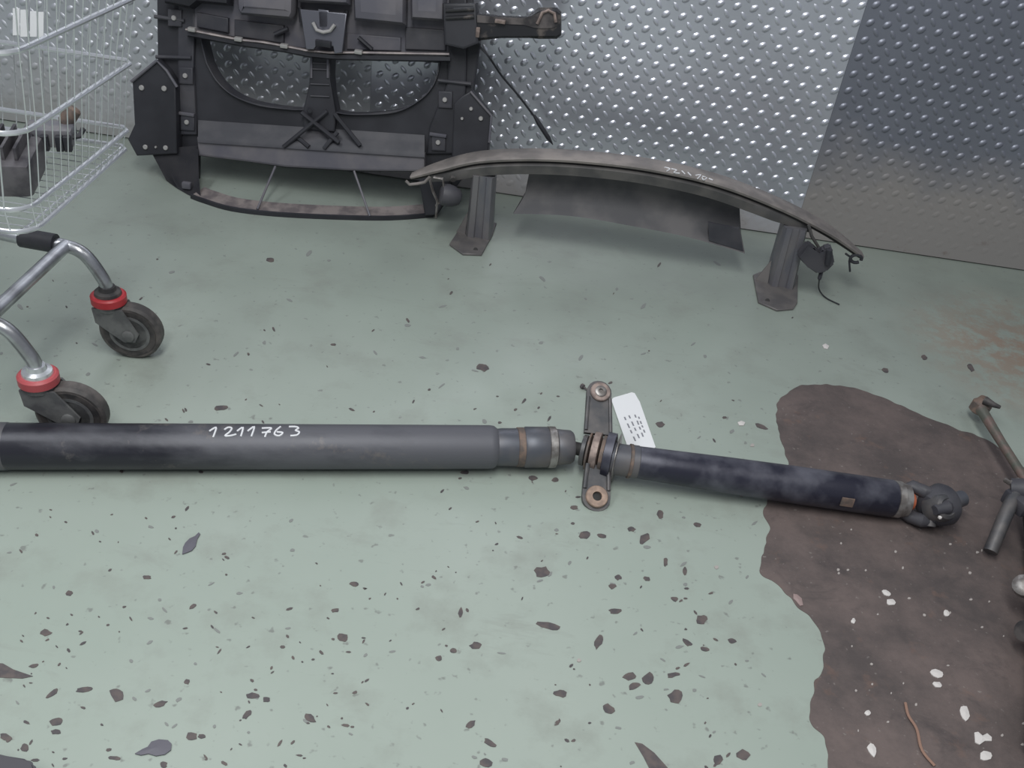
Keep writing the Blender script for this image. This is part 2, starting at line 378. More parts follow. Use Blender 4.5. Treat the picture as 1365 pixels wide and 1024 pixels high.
# ------------------------------------------------------------------ drive shaft
def tube_material():
    m = bpy.data.materials.new('worn_front_tube_paint'); m.use_nodes = True; t = NT(m)
    x = t.sep()[0]; n1 = t.noise(6, 5, t.mapping((1, 2.4, 2.4)), rough=.6)
    f = t.map(t.math('ADD', x, t.math('MULTIPLY', t.math('SUBTRACT', n1, .5), 1.1)), -.72, -.30)
    c = t.mix(f, (.030, .030, .040), (.125, .125, .142))
    c = t.mix(t.map(t.noise(15, 5, rough=.7), .58, .75), c, (.20, .175, .165))
    t.lk(c, t.b.inputs['Base Color']); t.lk(t.map(f, 0, 1, .30, .55), t.b.inputs['Roughness']); t.b.inputs['Metallic'].default_value = .25
    t.bump(t.noise(70, 3), .1)
    return m
M['tube_a'] = tube_material()
A0 = pz(0, 595, .041); A1 = pz(660, 596, .045); dA = (A1 - A0).normalized()
S0 = A0 - dA * .22
J = pz(795, 606, .058)
ds = empty('drive_shaft', (J.x, J.y, 0), 'long black two-piece propeller shaft lying across the green floor', 'drive shaft')
def tA(px, z=.045):      # distance along the front axis for a picture column
    best = None
    P = pz(px, 596, z); return (P - S0).dot(dA)
R = .0405
MB().lathe([(0, R * .9), (.004, R), (tA(300), R), (tA(652), R), (tA(658), R * .97), (tA(662), R * .86)], S0, dA, 48).build('front_tube', M['tube_a'], ds)
MB().lathe([(tA(662), R * .84), (tA(668), R * .865), (tA(688), R * .87), (tA(690), R * .86)], S0, dA, 40).build('neck', M['tube_b'], ds)
MB().lathe([(tA(688), R * .86), (tA(689), R * .91), (tA(697), R * .91), (tA(698), R * .87)], S0, dA, 40).build('weld_ring', M['rust'], ds, label='rusty brown weld ring')
MB().lathe([(tA(697), R * .88), (tA(700), R * .945), (tA(728), R * .94), (tA(730), R * .9)], S0, dA, 40).build('coupling_sleeve', M['tube_b'], ds)
MB().lathe([(tA(729), R * .9), (tA(730), R * .965), (tA(739), R * .955), (tA(741), R * .85)], S0, dA, 40).build('steel_ring', M['ringm'], ds, label='bright bare steel ring')
MB().lathe([(tA(740), R * .80), (tA(742), R * .84), (tA(760), R * .78), (tA(763), R * .70), (tA(763.5), R * .4)], S0, dA, 40).build('joint_boot', M['tube_b'], ds)
MB().lathe([(tA(-70), R), (tA(-69), R * 1.02), (tA(7), R * 1.02), (tA(9), R)], S0, dA, 48).build('end_sleeve', M['tube_b'], ds)
E1 = S0 + dA * tA(760)
B0 = pz(848, 616, .052); B1 = pz(1190, 665, .039); dB = (B1 - B0).normalized()
lb = (B1 - B0).length
MB().tube([E1, E1.lerp(B0, .5), B0 - dB * .02], .0125, 18).build('spline_stub', M['hole'], ds)
# writing on the front tube
def cyl_hit(x, y, r):
    v = ray(x, y); w_ = CAM - S0; vd = v - dA * v.dot(dA); wd = w_ - dA * w_.dot(dA)
    a = vd.dot(vd); b = 2 * vd.dot(wd); c = wd.dot(wd) - r * r; D = b * b - 4 * a * c
    if D < 0: D = 0
    return CAM + v * ((-b - math.sqrt(D)) / (2 * a))
mk = MB()
strokes = [[(279, 575), (288, 570), (286, 578), (284, 583)], [(299, 573), (304, 570), (309, 571), (306, 576), (300, 581), (307, 581), (315, 579)], [(316, 575), (324, 570), (321, 582)], [(330, 575), (339, 569), (335, 582)],
           [(349, 571), (362, 571), (356, 576), (353, 583)], [(349, 577), (361, 576)], [(374, 569), (368, 574), (366, 579), (372, 581), (377, 577), (369, 576)], [(385, 569), (394, 569), (398, 571), (394, 574), (399, 576), (396, 580), (387, 581)]]
for s_ in strokes:
    P = [cyl_hit(x, y, R + .0003) for x, y in cat(s_, 4) and [(q.x, q.y) for q in cat(s_, 4)]]
    mk.tube(P, .0017, 6)
mk.build('marker_number', M['marker'], ds, label='white handwritten number 1211763')
# centre bearing
Pb = pz(795, 663, .014); Pt = pz(799, 523, .118); Bd = (Pt - Pb).normalized(); BL = (Pt - Pb).length
side = dA - Bd * dA.dot(Bd); side.normalize(); Nn = side.cross(Bd).normalized()
if Nn.z < 0: Nn = -Nn
def br(u, v, w=0): return Pb + side * u + Bd * v + Nn * w       # u along the shaft, v along the bracket
hw = .0262
# bracket: two lobes joined to a ring around the bearing
lo = [br(hw * math.cos(a), hw * math.sin(a)) for a in [math.radians(t) for t in range(180, 361, 20)]]
MB().slab(lo + [br(hw * .95, .03), br(hw * .8, .062), br(-hw * .8, .062), br(-hw * .95, .03)], Nn, .009).build('lower_lug', M['iron'], ds)
up = [br(hw * .92 * math.cos(a), BL + hw * .92 * math.sin(a)) for a in [math.radians(t) for t in range(0, 181, 20)]]
MB().slab(up + [br(-hw * .96, BL - .05), br(-hw * 1.0, BL - .085), br(hw * .92, BL - .085), br(hw * .9, BL - .05)], Nn, .009).build('upper_lug', M['iron'], ds)
for sx in (-1, 1):
    rb = MB(); rb.tube([br(sx * hw * .8, BL - .012, .001), br(sx * hw * .86, BL - .05, .001), br(sx * hw * .9, BL - .08, .001)], .0035, 8)
    rb.build('bracket_rib', M['iron'], ds); rb = MB(); rb.tube([br(sx * hw * .85, .015, .001), br(sx * hw * .8, .04, .004), br(sx * hw * .75, .06, .008)], .004, 8)
    rb.build('bracket_rib', M['iron'], ds)
MB().lathe([(0, .0135), (0, .0205), (.006, .0205), (.0075, .019), (.0075, .0088), (.0015, .0088), (.0015, .0005)], Pb, Nn, 28).build('bushing', M['rust_tan'], ds, label='rusty round bushing')
MB().lathe([(.0016, .009), (.0018, .0085)], Pb, Nn, 20).build('bore', M['hole'], ds)
Pt2 = Pt + side * .0015
MB().lathe([(0, .0195), (.004, .0195), (.0055, .018), (.0055, .009), (.003, .0085)], Pt2, Nn, 28).build('bushing', M['rust_pink'], ds)
MB().lathe([(.003, .0115), (.0068, .0115), (.0078, .010), (.0078, .0048), (.004, .0048), (.004, .0003)], Pt2, Nn, 20).build('insert', M['ringm'], ds, label='pale steel insert')
# bearing housing discs around the joint
Cb = (Pb + Pt) / 2 - Nn * .006; ax = (B0 - E1).normalized()
def disc(px, r0, t, m, nm, lab=None, r1=None):
    c = E1 + ax * ((px - 760) / 690.0)
    return MB().lathe([(-t / 2, r0 * .85), (-t / 2 + .0015, r0), (t / 2 - .0015, r1 or r0), (t / 2, (r1 or r0) * .85)], c, ax, 36).build(nm, m, ds, label=lab)
disc(778, .029, .010, M['iron'], 'flange')
disc(784, .035, .006, M['rust'], 'flange')
disc(793, .039, .015, M['rust_pink'], 'bearing_race', 'pale rusty bearing race')
disc(803, .036, .010, M['rust'], 'flange')
disc(811, .044, .018, M['tube_c'], 'rubber_mount')
disc(821, .0455, .004, M['ringm'], 'clamp_ring')
# rear tube
MB().lathe([(-.052, .028), (-.05, .030), (-.012, .0295), (-.011, .031), (.002, .031), (.004, .029)], B0, dB, 36).build('rear_collar', M['tube_b'], ds)
MB().lathe([(-.0155, .0300), (-.0145, .0322), (-.0095, .0322), (-.0085, .0300)], B0, dB, 36).build('weld_ring', M['rust'], ds)
MB().lathe([(0, .029), (.004, .0300), (lb * .35, .0335), (lb * .62, .0350), (lb - .004, .0352), (lb, .033)], B0, dB, 48).build('rear_tube', M['tube_c'], ds)
MB().lathe([(0, .033), (.001, .0345), (.012, .0345), (.013, .0325), (.026, .031), (.028, .027)], B1, dB, 36).build('end_collar', M['ringm'], ds, label='pale worn steel end collar')
bk = B0.lerp(B1, .80)
vx, vy, _ = frame_of(dB); nrm = (CAM - bk); nrm = (nrm - dB * nrm.dot(dB)).normalized(); tn = dB.cross(nrm)
if tn.z < 0: tn = -tn
low = (nrm * .86 - tn * .5).normalized(); t2 = dB.cross(low)
bw = MB().box(bk + low * .0362, (.024, .018, .003), Matrix((dB, t2, low)).transposed(), .001)
bw.build('balance_weight', M['rust'], ds)
# universal joint
U0 = B1 + dB * .026; Uc = pz(1242, 677, .044)
yk = MB(); e1 = dB.cross(CAM - Uc).normalized()
for s_ in (-1, 1):
    d_ = e1 * s_
    yk.tube([U0 + d_ * .016 - dB * .006, U0 + d_ * .028 + dB * .010, Uc + d_ * .026 - dB * .014, Uc + d_ * .027 + dB * .004], [.013, .0125, .013, .008], 12)
yk.build('yoke', M['black_soft'], ds)
MB().tube([U0 - dB * .006, U0 + dB * .012], .016, 16).build('seal', M['red_rust'], ds, label='orange rust showing inside the joint')
dT = (pz(1300, 659, .050) - Uc).normalized()
sd = dT.cross(UP).normalized()
cr_ = MB()
cr_.tube([Uc - e1 * .034, Uc + e1 * .034], .0105, 14); e2 = e1.cross(dB).normalized()
cr_.tube([Uc - e2 * .036, Uc + e2 * .036], .0105, 14)
cr_.build('cross', M['iron'], ds)
y2 = MB()
for s_ in (-1, 1):
    y2.tube([Uc + e2 * s_ * .029 - dT * .012, Uc + e2 * s_ * .030 + dT * .012, Uc + e2 * s_ * .020 + dT * .028], [.009, .015, .013], 12)
y2.build('yoke', M['black_soft'], ds)
MB().lathe([(-.016, .012), (-.012, .026), (.000, .034), (.012, .038), (.028, .040), (.036, .036), (.039, .026), (.039, .014)], Uc, dT, 30).build('flange', M['black_soft'], ds)
fc = (CAM - Uc); fc = (fc - dT * fc.dot(dT)).normalized(); fc = (fc - UP * .25).normalized()
MB().lathe([(.0, .028), (.022, .027), (.034, .022), (.037, .016), (.034, .011), (.036, .004)], Uc + dT * .006 - UP * .002, fc, 26).build('bearing_cap', M['iron'], ds)
MB().lathe([(.034, .0165), (.055, .0165), (.076, .015), (.080, .010)], Uc, dT, 22).build('splined_tail', M['tube_b'], ds, label='blue grey splined tail')
for q_, r_ in (((1253, 690, .058), .004), ((1270, 688, .052), .003)): MB().ico(pz(*q_), r_, 1).build('bolt', M['flake'], ds)

# paper tag
tg = empty('paper_tag', pz(845, 562, 0), 'white printed paper tag tied beside the centre bearing of the shaft', 'tag')
tp = [(815, 533), (818, 530), (842, 523), (846, 524), (853, 536), (874, 596), (862, 607), (838, 600)]
T3 = [pz(x, y, .0035 + .010 * max(0, (y - 560) / 40)) for x, y in tp]
T3 = [V3((p.x, p.y, .0032)) for p in [pz(x, y, .0032) for x, y in tp]]
MB().slab(T3, UP, .0007).build('card', M['paper'], tg, smooth=False)
ink = MB()
for a, b in (((832, 555), (848, 590)), ((838, 553), (853, 586)), ((846, 552), (858, 584)), ((851, 555), (860, 578))):
    for k in range(4):
        p = V3((a[0] + (b[0] - a[0]) * (k + .1) / 4, a[1] + (b[1] - a[1]) * (k + .1) / 4, 0)); q = p + V3(((b[0] - a[0]), (b[1] - a[1]), 0)) * (.17 if k % 2 else .12)
        A_, B_ = pz(p.x, p.y, .0034), pz(q.x, q.y, .0034); n_ = (B_ - A_).cross(UP).normalized() * .0016
        ink.slab([A_ - n_, A_ + n_, B_ + n_, B_ - n_], UP, .0002)
ink.build('print', M['ink'], tg, smooth=False)
bl = empty('small_bolt', pz(780, 518, 0), 'tiny dark bolt lying by the upper lug of the shaft bracket', 'bolt')
MB().tube([pz(775, 514, .006), pz(778, 516, .006)], .0055, 6).build('bolt_head', M['chip'], bl)
MB().tube([pz(778, 516, .006), pz(785, 522, .004)], .0022, 8).build('bolt_shank', M['chip'], bl)

# ------------------------------------------------------------------ bumper beam on two legs
YB = 2.25
bp = empty('bumper_beam', (.2, YB, 0), 'grey curved car bumper beam standing on two legs near the wall', 'bumper beam')
bpts = cat([py(x, y, YB) for x, y in [(548, 234), (585, 222), (640, 209), (720, 206), (800, 211), (880, 222), (960, 241), (1040, 272), (1105, 306), (1150, 340)]], 6)
def sweep(prof, pts, scale=None):
    rings = []
    n = len(pts)
    for i, p in enumerate(pts):
        d = (pts[min(i + 1, n - 1)] - pts[max(i - 1, 0)]).normalized(); up_ = V3((-d.z, 0, d.x)); s_ = scale(i / (n - 1)) if scale else 1
        rings.append([p + V3((0, a * s_, 0)) + up_ * b * min(1, s_ + .2) for a, b in prof])
    return MB().grid(rings, True, True)
tpr = lambda t: min(1, .45 + 4 * t, .45 + 4 * (1 - t))
sweep([(-.030, -.006), (-.032, .000), (-.028, .003), (.034, .003), (.038, .000), (.038, -.006)], bpts, tpr).build('face_plate', M['beam'], bp, ang=50)
sweep([(-.021, -.014), (-.021, -.005), (.030, -.005), (.030, -.014)], bpts, tpr).build('web', M['hole'], bp, ang=50)
sweep([(-.030, -.040), (-.032, -.017), (-.028, -.0135), (.032, -.0135), (.034, -.040)], bpts[4:-8], lambda t: min(1, .5 + 3 * t, .5 + 3 * (1 - t))).build('channel', M['beam_dark'], bp, ang=50)
def prism_between(c0, c1, sx, sy, t1=1., flute=True):
    x = V3((1, 0, 0)); rings = []
    base = [(-1, -.7), (-.8, -1), (-.35, -1), (-.28, -.86), (.28, -.86), (.35, -1), (.8, -1), (1, -.7), (1, .7), (.8, 1), (-.8, 1), (-1, .7)]
    for k in range(5):
        t = k / 4; c = c0.lerp(c1, t); s_ = 1 + (t1 - 1) * t
        rings.append([c + V3((a * sx * s_, b * sy * s_, 0)) for a, b in base])
    return MB().grid(rings, True, True)
Lb = pz(636, 322, .004) + V3((0, .055, 0)); Lt = py(646, 229, YB)
prism_between(Lb, Lt, .034, .042, .86).build('leg', M['leg'], bp)
Rb = pz(1043, 388, .004) + V3((0, .055, 0)); Rt = py(1059, 298, YB)
prism_between(Rb, Rt, .034, .042, .86).build('leg', M['leg'], bp)
def foot(pp):
    P = [pz(x, y, .006) for x, y in pp]; m = MB().slab(P, UP, .006)
    es = [e for e in m.bm.edges]; bmesh.ops.bevel(m.bm, geom=es, offset=.0012, segments=1, affect='EDGES'); return m
f1 = foot([(599, 325), (613, 304), (625, 290), (662, 297), (657, 312), (642, 339), (617, 338)]).build('foot_plate', M['foot'], bp)
f2 = foot([(1004, 366), (1013, 362), (1064, 366), (1063, 403), (1058, 411), (1036, 413), (1011, 402)]).build('foot_plate', M['foot'], bp)
hb = MB(); hb.tube([pz(634, 333, .0062), pz(634, 333, .0068)], .006, 12); hb.build('bolt_hole', M['hole'], f1)
hb = MB(); hb.tube([pz(1023, 401, .0062), pz(1023, 401, .0068)], .006, 12); hb.build('bolt_hole', M['hole'], f2)
# gusset plates joining feet and legs
MB().slab([Lb + V3((-.036, -.03, .002)), Lb + V3((-.06, -.02, .002)), Lb + V3((-.036, -.012, .06))], V3((0, -1, 0)), .004).build('gusset', M['foot'], bp, smooth=False)
MB().slab([Rb + V3((-.036, -.03, .002)), Rb + V3((-.068, -.02, .002)), Rb + V3((-.04, -.012, .06))], V3((0, -1, 0)), .004).build('gusset', M['foot'], bp, smooth=False)
# hanging skirt
topc = cat([(706, 226), (780, 231), (860, 243), (930, 258), (986, 276)], 6); botc = cat([(684, 285), (760, 288), (840, 301), (920, 317), (993, 338)], 6)
midc = cat([(700, 258), (775, 262), (850, 273), (925, 288), (987, 306)], 6)
ring = []
for a, m_, b in zip(topc, midc, botc):
    pa, pm, pb = py(a.x, a.y, 2.285), py(m_.x, m_.y, 2.275), py(b.x, b.y, 2.235)
    f_ = cat([pa, pm, pb], 5); ring.append(f_ + [p + V3((0, .006, .001)) for p in f_[::-1]])
MB().grid(ring, True, True).build('skirt', M['skirt'], bp, label='dusty black hanging skirt')
MB().slab([py(x, y, 2.24) + V3((0, -.004, 0)) for x, y in [(944, 296), (985, 304), (991, 334), (945, 320)]], V3((0, -1, 0)), .008).build('skirt_pocket', M['black_soft'], bp, smooth=False)
mk = MB()
ztop = lambda x, y, dy=0: None
def on_beam(x, y):
    # nearest beam arc height for the ray
    best = min(bpts, key=lambda p: (p - CAM).normalized().angle((pz(x, y, p.z) - CAM)))
    return pz(x, y, best.z + .0042)
for s_ in ([(886, 223), (893, 225), (889, 228)], [(895, 225), (902, 227), (898, 230), (906, 231)], [(909, 228), (913, 232)], [(917, 230), (921, 234)], [(927, 234), (934, 233), (930, 238)], [(936, 235), (942, 237), (938, 240), (936, 237)], [(945, 238), (950, 240)]):
    mk.tube([on_beam(q.x, q.y) for q in cat(s_, 3)], .0016, 6)
mk.build('marker_scribble', M['marker'], bp, label='white handwritten number, rubbed')
# left end: tow bracket with horn
h0 = py(598, 258, 2.20)
MB().lathe([(0, .018), (.004, .026), (.02, .029), (.034, .026), (.05, .019), (.055, .010)], h0 - V3((.02, .01, .0)), V3((1, .25, -.15)), 24).build('horn', M['black_soft'], bp, label='dark round horn body')
MB().tube([py(604, 240, 2.22), py(603, 232, 2.24)], .008, 8).build('horn_stay', M['beam_dark'], bp)
lk = MB()
for a, b in (((573, 240), (577, 255)), ((577, 255), (583, 268)), ((583, 268), (581, 290))):
    lk.tube([py(*a, 2.19), py(*b, 2.19)], .007, 8, .4)
lk.tube([py(x, y, 2.19) for x, y in [(578, 236), (590, 238), (592, 250), (588, 268), (581, 274)]], .0055, 8, .5)
lk.build('tow_bracket', M['ringm'], bp, label='bare metal bracket strip')
MB().tube([py(x, y, 2.2) for x, y in [(541, 241), (546, 246), (556, 245), (566, 243), (573, 236)]], .004, 8).build('end_clip', M['beam'], bp)
# right end: ring hook and hanging sensor
ek = MB(); ec = py(1141, 345, 2.235)
ek.tube([ec + V3((math.cos(a) * .014, 0, math.sin(a) * .011)) for a in [math.radians(k) for k in range(-10, 340, 25)]], .0045, 8)
ek.tube([py(x, y, 2.235) for x, y in [(1127, 338), (1134, 343), (1132, 348), (1133, 362)]], .0028, 6)
ek.build('ring_hook', M['black'], bp)
sn = MB()
MB_s = [(1063, 343), (1077, 326), (1085, 330), (1092, 342), (1098, 333), (1109, 330), (1111, 342), (1113, 352), (1102, 363), (1090, 366), (1076, 356)]
m = MB().slab([py(x, y, 2.17) for x, y in MB_s], V3((0, -1, 0)), .03)
bmesh.ops.bevel(m.bm, geom=list(m.bm.edges), offset=.004, segments=2, affect='EDGES')
sen = m.build('sensor_housing', M['black_soft'], bp, label='black plastic sensor housing hanging at the right end')
MB().tube([py(1106, 333, 2.165), py(1104, 346, 2.165), py(1103, 352, 2.165)], .0075, 12).build('socket', M['black'], sen)
MB().tube([py(x, y, 2.215) for x, y in [(1092, 331), (1082, 315), (1078, 300)]], .004, 8).build('stay', M['beam_dark'], sen)
wv = cat([py(1095, 362, 2.19), py(1092, 374, 2.18), pz(1092, 386, .010), pz(1101, 397, .004), pz(1119, 406, .003)], 5)
MB().tube(wv, [.005 if i < 5 else .0018 for i in range(len(wv))], 8).build('wire', M['black'], sen)

# ------------------------------------------------------------------ radiator support panel leaning at the wall
al = math.radians(13); PO = V3((-.66, 2.335, 0)); PU = V3((1, 0, 0)); PV = V3((0, math.sin(al), math.cos(al))); PN = V3((0, -math.cos(al), math.sin(al)))
rs = empty('radiator_support', PO, 'large black car front panel with twin openings leaning on the wall', 'front panel')
def pp(x, y, w_=0): return pplane(x, y, PO + PN * w_, PN)
FRM = Matrix((PU, PV, PN)).transposed().to_4x4()
def plate(name, pts, w_, depth, m, bevel=.003, holes=(), smooth=True, parent=None, **k):
    """outline with holes on the panel plane, its front face w_ proud, 'depth' thick"""
    cu = bpy.data.curves.new('tmp', 'CURVE'); cu.dimensions = '2D'; cu.fill_mode = 'BOTH'; cu.extrude = max(depth / 2 - bevel, .0005); cu.bevel_depth = bevel; cu.bevel_resolution = 1; cu.offset = -bevel
    for poly in [pts] + list(holes):
        Q = [pp(x, y, w_) - PO for x, y in poly]; sp = cu.splines.new('POLY'); sp.points.add(len(Q) - 1); sp.use_cyclic_u = True
        for i, q in enumerate(Q): sp.points[i].co = (q.dot(PU), q.dot(PV), 0, 1)
    ob = bpy.data.objects.new('tmp', cu); COL.objects.link(ob); dg = bpy.context.evaluated_depsgraph_get(); dg.update()
    me = bpy.data.meshes.new_from_object(ob.evaluated_get(dg)); bpy.data.objects.remove(ob); bpy.data.curves.remove(cu)
    me.materials.clear()
    me.transform(FRM @ Matrix.Translation((0, 0, w_ - depth / 2))); me.name = name
    P = parent or rs
    if P is not rs: me.transform(Matrix.Translation(PO - wloc(P)))
    return link(name, me, m, P, smooth, 35, **k)
sm = lambda pts, n=4: [(q.x, q.y) for q in cat(pts, n)]
kidL = [(268, 52), (300, 56), (360, 64), (413, 72)] + sm([(414, 88), (411, 118), (404, 146)]) + sm([(385, 145), (345, 139), (312, 127), (290, 108), (276, 84)])
kidR = [(441, 74), (500, 78), (584, 84)] + sm([(583, 96), (576, 114), (561, 131), (534, 146), (500, 151), (466, 152), (447, 149)]) + sm([(442, 125), (440, 100)])
body = [(208, -60), (620, -60), (640, 60), (632, 112), (628, 205), (618, 236), (582, 288), (566, 288), (563, 240), (556, 229), (470, 229), (380, 224), (322, 215), (263, 208), (262, 262), (240, 250), (222, 241), (212, 224), (204, 206), (210, 100)]
lowL = [(262, 183), (330, 188), (440, 197), (566, 205), (566, 229), (470, 228), (380, 223), (322, 215), (264, 208)]
plate('body', body, .0, .03, M['black'], .004, holes=(kidL, kidR))
# duct rims behind the openings, giving the panel its depth
def rim(name, poly, w0, w1, m, th=.004):
    c = centre([V3((x, y, 0)) for x, y in poly])
    r0 = [pp(x, y, w0) for x, y in poly]; r1 = [pp(x, y, w0) - PN * (w0 - w1) for x, y in poly]
    cc = centre(r0); o0 = [p + (p - cc).normalized() * th for p in r0]; o1 = [p + (p - cc).normalized() * th for p in r1]
    b = MB(); R_ = [[b.bm.verts.new(p) for p in r] for r in (r0, r1, o1, o0)]
    n = len(poly)
    for a, d in zip(R_, R_[1:] + R_[:1]):
        for i in range(n): b.bm.faces.new((a[i], a[(i + 1) % n], d[(i + 1) % n], d[i]))
    return b.build(name, m, rs)
rim('opening_rim', kidL, .012, -.045, M['black_soft'])
rim('opening_rim', kidR, .012, -.045, M['black_soft'])
# lower crossmember (dusty grey) and lower air lip
plate('crossmember', lowL, .028, .03, M['grey_pl'], .006, label='dusty grey lower crossmember')
lipc = cat([pz(256, 262, .004), pz(272, 268, .004), pz(310, 279, .004), pz(370, 286, .004), pz(450, 290, .004), pz(520, 291, .004), pz(576, 287, .004)], 5)
rr = []
for i, p in enumerate(lipc):
    d = (lipc[min(i + 1, len(lipc) - 1)] - lipc[max(i - 1, 0)]).normalized(); n_ = V3((-d.y, d.x, 0))
    rr.append([p + V3((0, 0, -.003)), p + V3((0, 0, .004)) - n_ * .002, p + n_ * .046 + V3((0, 0, .012)), p + n_ * .050 + V3((0, 0, .005)), p + n_ * .006 + V3((0, 0, -.003))])
MB().grid(rr, True, True).build('lower_lip', M['ledge'], rs, ang=30, label='dusty upper face of the lower lip')
rr2 = []
for i, p in enumerate(lipc):
    d = (lipc[min(i + 1, len(lipc) - 1)] - lipc[max(i - 1, 0)]).normalized(); n_ = V3((-d.y, d.x, 0))
    rr2.append([p - n_ * .006 + V3((0, 0, -.0035)), p - n_ * .006 + V3((0, 0, .0075)), p - n_ * .0005 + V3((0, 0, .0085)), p + V3((0, 0, -.0035))])
MB().grid(rr2, True, True).build('lip_edge', M['black'], rs, ang=30)
# side cheeks joining body and lip
cheek = MB().grid([[pp(263, 195, .03), pp(263, 262, .03), pz(268, 266, .006)][0:2] + [pz(275, 269, .008)], [pp(257, 195, .02), pp(252, 258, .02), pz(262, 264, .008)]], False)
bmesh.ops.solidify(cheek.bm, geom=cheek.bm.faces[:], thickness=.006); cheek.build('cheek', M['black_soft'], rs)
lc = MB().grid([[pp(x, y, .024) for x, y in ((200, 200), (216, 198), (240, 196), (264, 194))], [pp(212, 222, .03), pp(226, 228, .034), pp(246, 232, .036), pz(265, 236, .045)], [pz(222, 241, .002), pz(236, 251, .002), pz(250, 259, .002), pz(268, 267, .002)]], False)
bmesh.ops.solidify(lc.bm, geom=lc.bm.faces[:], thickness=.02); lc.build('lower_corner', M['black_soft'], rs)
MB().box(pz(249, 247, .022), (.024, .014, .018), None, .004).build('clip', M['grey_pl'], rs)
plate('lower_foot', [(556, 226), (604, 226), (596, 262), (582, 287), (566, 288)], .03, .035, M['black'], .005)
for a, b in (((367, 222), (343, 279)), ((472, 228), (493, 288))):
    MB().tube([pp(*a, .03), pz(*b, .012)], .0032, 8).build('stay_rod', M['grey_pl'], rs)
# left and right bracket wings, raised off the body
wl = plate('side_bracket', [(176, 108), (209, 80), (222, 94), (234, 113), (236, 205), (182, 208), (170, 186), (179, 166)], .038, .045, M['black'], .004)
wr = plate('side_bracket', [(605, 138), (616, 128), (628, 121), (655, 153), (650, 214), (602, 212)], .038, .045, M['black'], .004)
MB().tube([pp(175, 109, .042), pp(209, 81, .042), pp(222, 94, .042), pp(236, 116, .042)], .004, 8).build('bracket_edge', M['grey_pl'], wl)
MB().tube([pp(627, 122, .042), pp(655, 154, .042), pp(652, 190, .042)], .003, 8).build('bracket_edge', M['grey_pl'], wr)
def bolt(x, y, w_, r=.006, parent=rs, m='bolt', nm='bolt'):
    MB().lathe([(0, r), (.003, r), (.0045, r * .8), (.0045, .0005)], pp(x, y, w_), PN, 12).build(nm, M[m], parent)
for x, y, r in ((189, 117, .007), (219, 118, .007), (194, 196, .0065), (208, 196, .003), (221, 197, .0065)): bolt(x, y, .038, r, wl)
for x, y, r in ((628, 145, .005), (641, 158, .006), (616, 158, .004)): bolt(x, y, .038, r, wr)
for x, y in ((247, 101), (249, 163), (593, 133), (584, 190), (232, 24)):
    plate('boss', [(x - 9, y - 12), (x + 10, y - 11), (x + 10, y + 12), (x - 9, y + 11)], .016, .02, M['black_soft'], .004); bolt(x, y, .016, .0065)
for x, y in ((248, 152), (584, 180)): MB().box(pp(x, y, .017), (.045, .008, .008), None, .002).build('rib', M['grey_pl'], rs)
for a, b in (((208, 76), (255, 77)), ((584, 107), (628, 112)), ((206, 22), (246, 28))):
    MB().tube([pp(*a, .012), pp(*b, .012)], .005, 8).build('rib', M['black_soft'], rs)
# column mouldings
plate('column', [(238, -60), (262, -60), (258, 90), (262, 180), (240, 180), (236, 90)], .010, .016, M['black_soft'], .005)
plate('column', [(598, -20), (622, -20), (622, 90), (618, 205), (568, 206), (572, 170), (596, 110)], .010, .016, M['black'], .005)
# moulded scoop below the openings
sc = []
for t in range(0, 13):
    x = 264 + (566 - 264) * t / 12; yt = 172 + 20 * t / 12; yb = 182 + 20 * t / 12
    sc.append([pp(x, yt - 12, .002), pp(x, yt, .010), pp(x, yb, .030), pp(x, yb + 8, .034), pp(x, yb + 8, .0), pp(x, yt, -.002)])
MB().grid(sc, True, True).build('scoop', M['black_soft'], rs, ang=50)
# cross braces in the middle
plate('centre_pillar', [(413, 72), (441, 74), (440, 105), (448, 152), (446, 176), (404, 172), (404, 146), (412, 112)], .016, .02, M['black'], .004)
xb = MB()
for a, b in (((436, 148), (378, 196)), ((412, 146), (413, 148)), ((402, 150), (452, 190)), ((446, 152), (480, 194)), ((450, 176), (432, 198)), ((395, 182), (412, 196))):
    xb.tube([pp(*a, .022), pp(*b, .034)], .006, 8)
xb.build('brace', M['black'], rs)
for x in (415, 437): MB().tube([pp(x, 76, .018), pp(x, 104, .018)], .003, 6).build('pillar_rib', M['grey_pl'], rs)
for y in (84, 92, 112, 128): MB().tube([pp(414, y, .018), pp(439, y + 1, .018)], .0022, 6).build('pillar_rib', M['black_soft'], rs)
# slim metal ledge with clips
lg = MB(); lg.tube([pp(x, y, .05) for x, y in [(248, 39), (284, 46), (320, 53), (350, 56), (378, 61), (408, 67), (440, 70), (480, 70), (540, 71), (599, 72)]], .0055, 8, .6)
lge = lg.build('ledge', M['ledge'], rs, label='thin dusty metal ledge')
sh = MB().grid([[pp(x, y, .052), pp(x, y + 5, .052), pp(x, y + 7, .0), pp(x, y, .0)] for x, y in [(250, 42), (320, 55), (378, 63), (412, 70), (440, 73), (540, 75), (600, 76)]], True, True).build('ledge_box', M['black'], rs)
for x, y in ((256, 39), (318, 52), (379, 61), (478, 69)): MB().box(pp(x, y, .056), (.020, .014, .010), None, .003).build('clip', M['bolt'], lge)
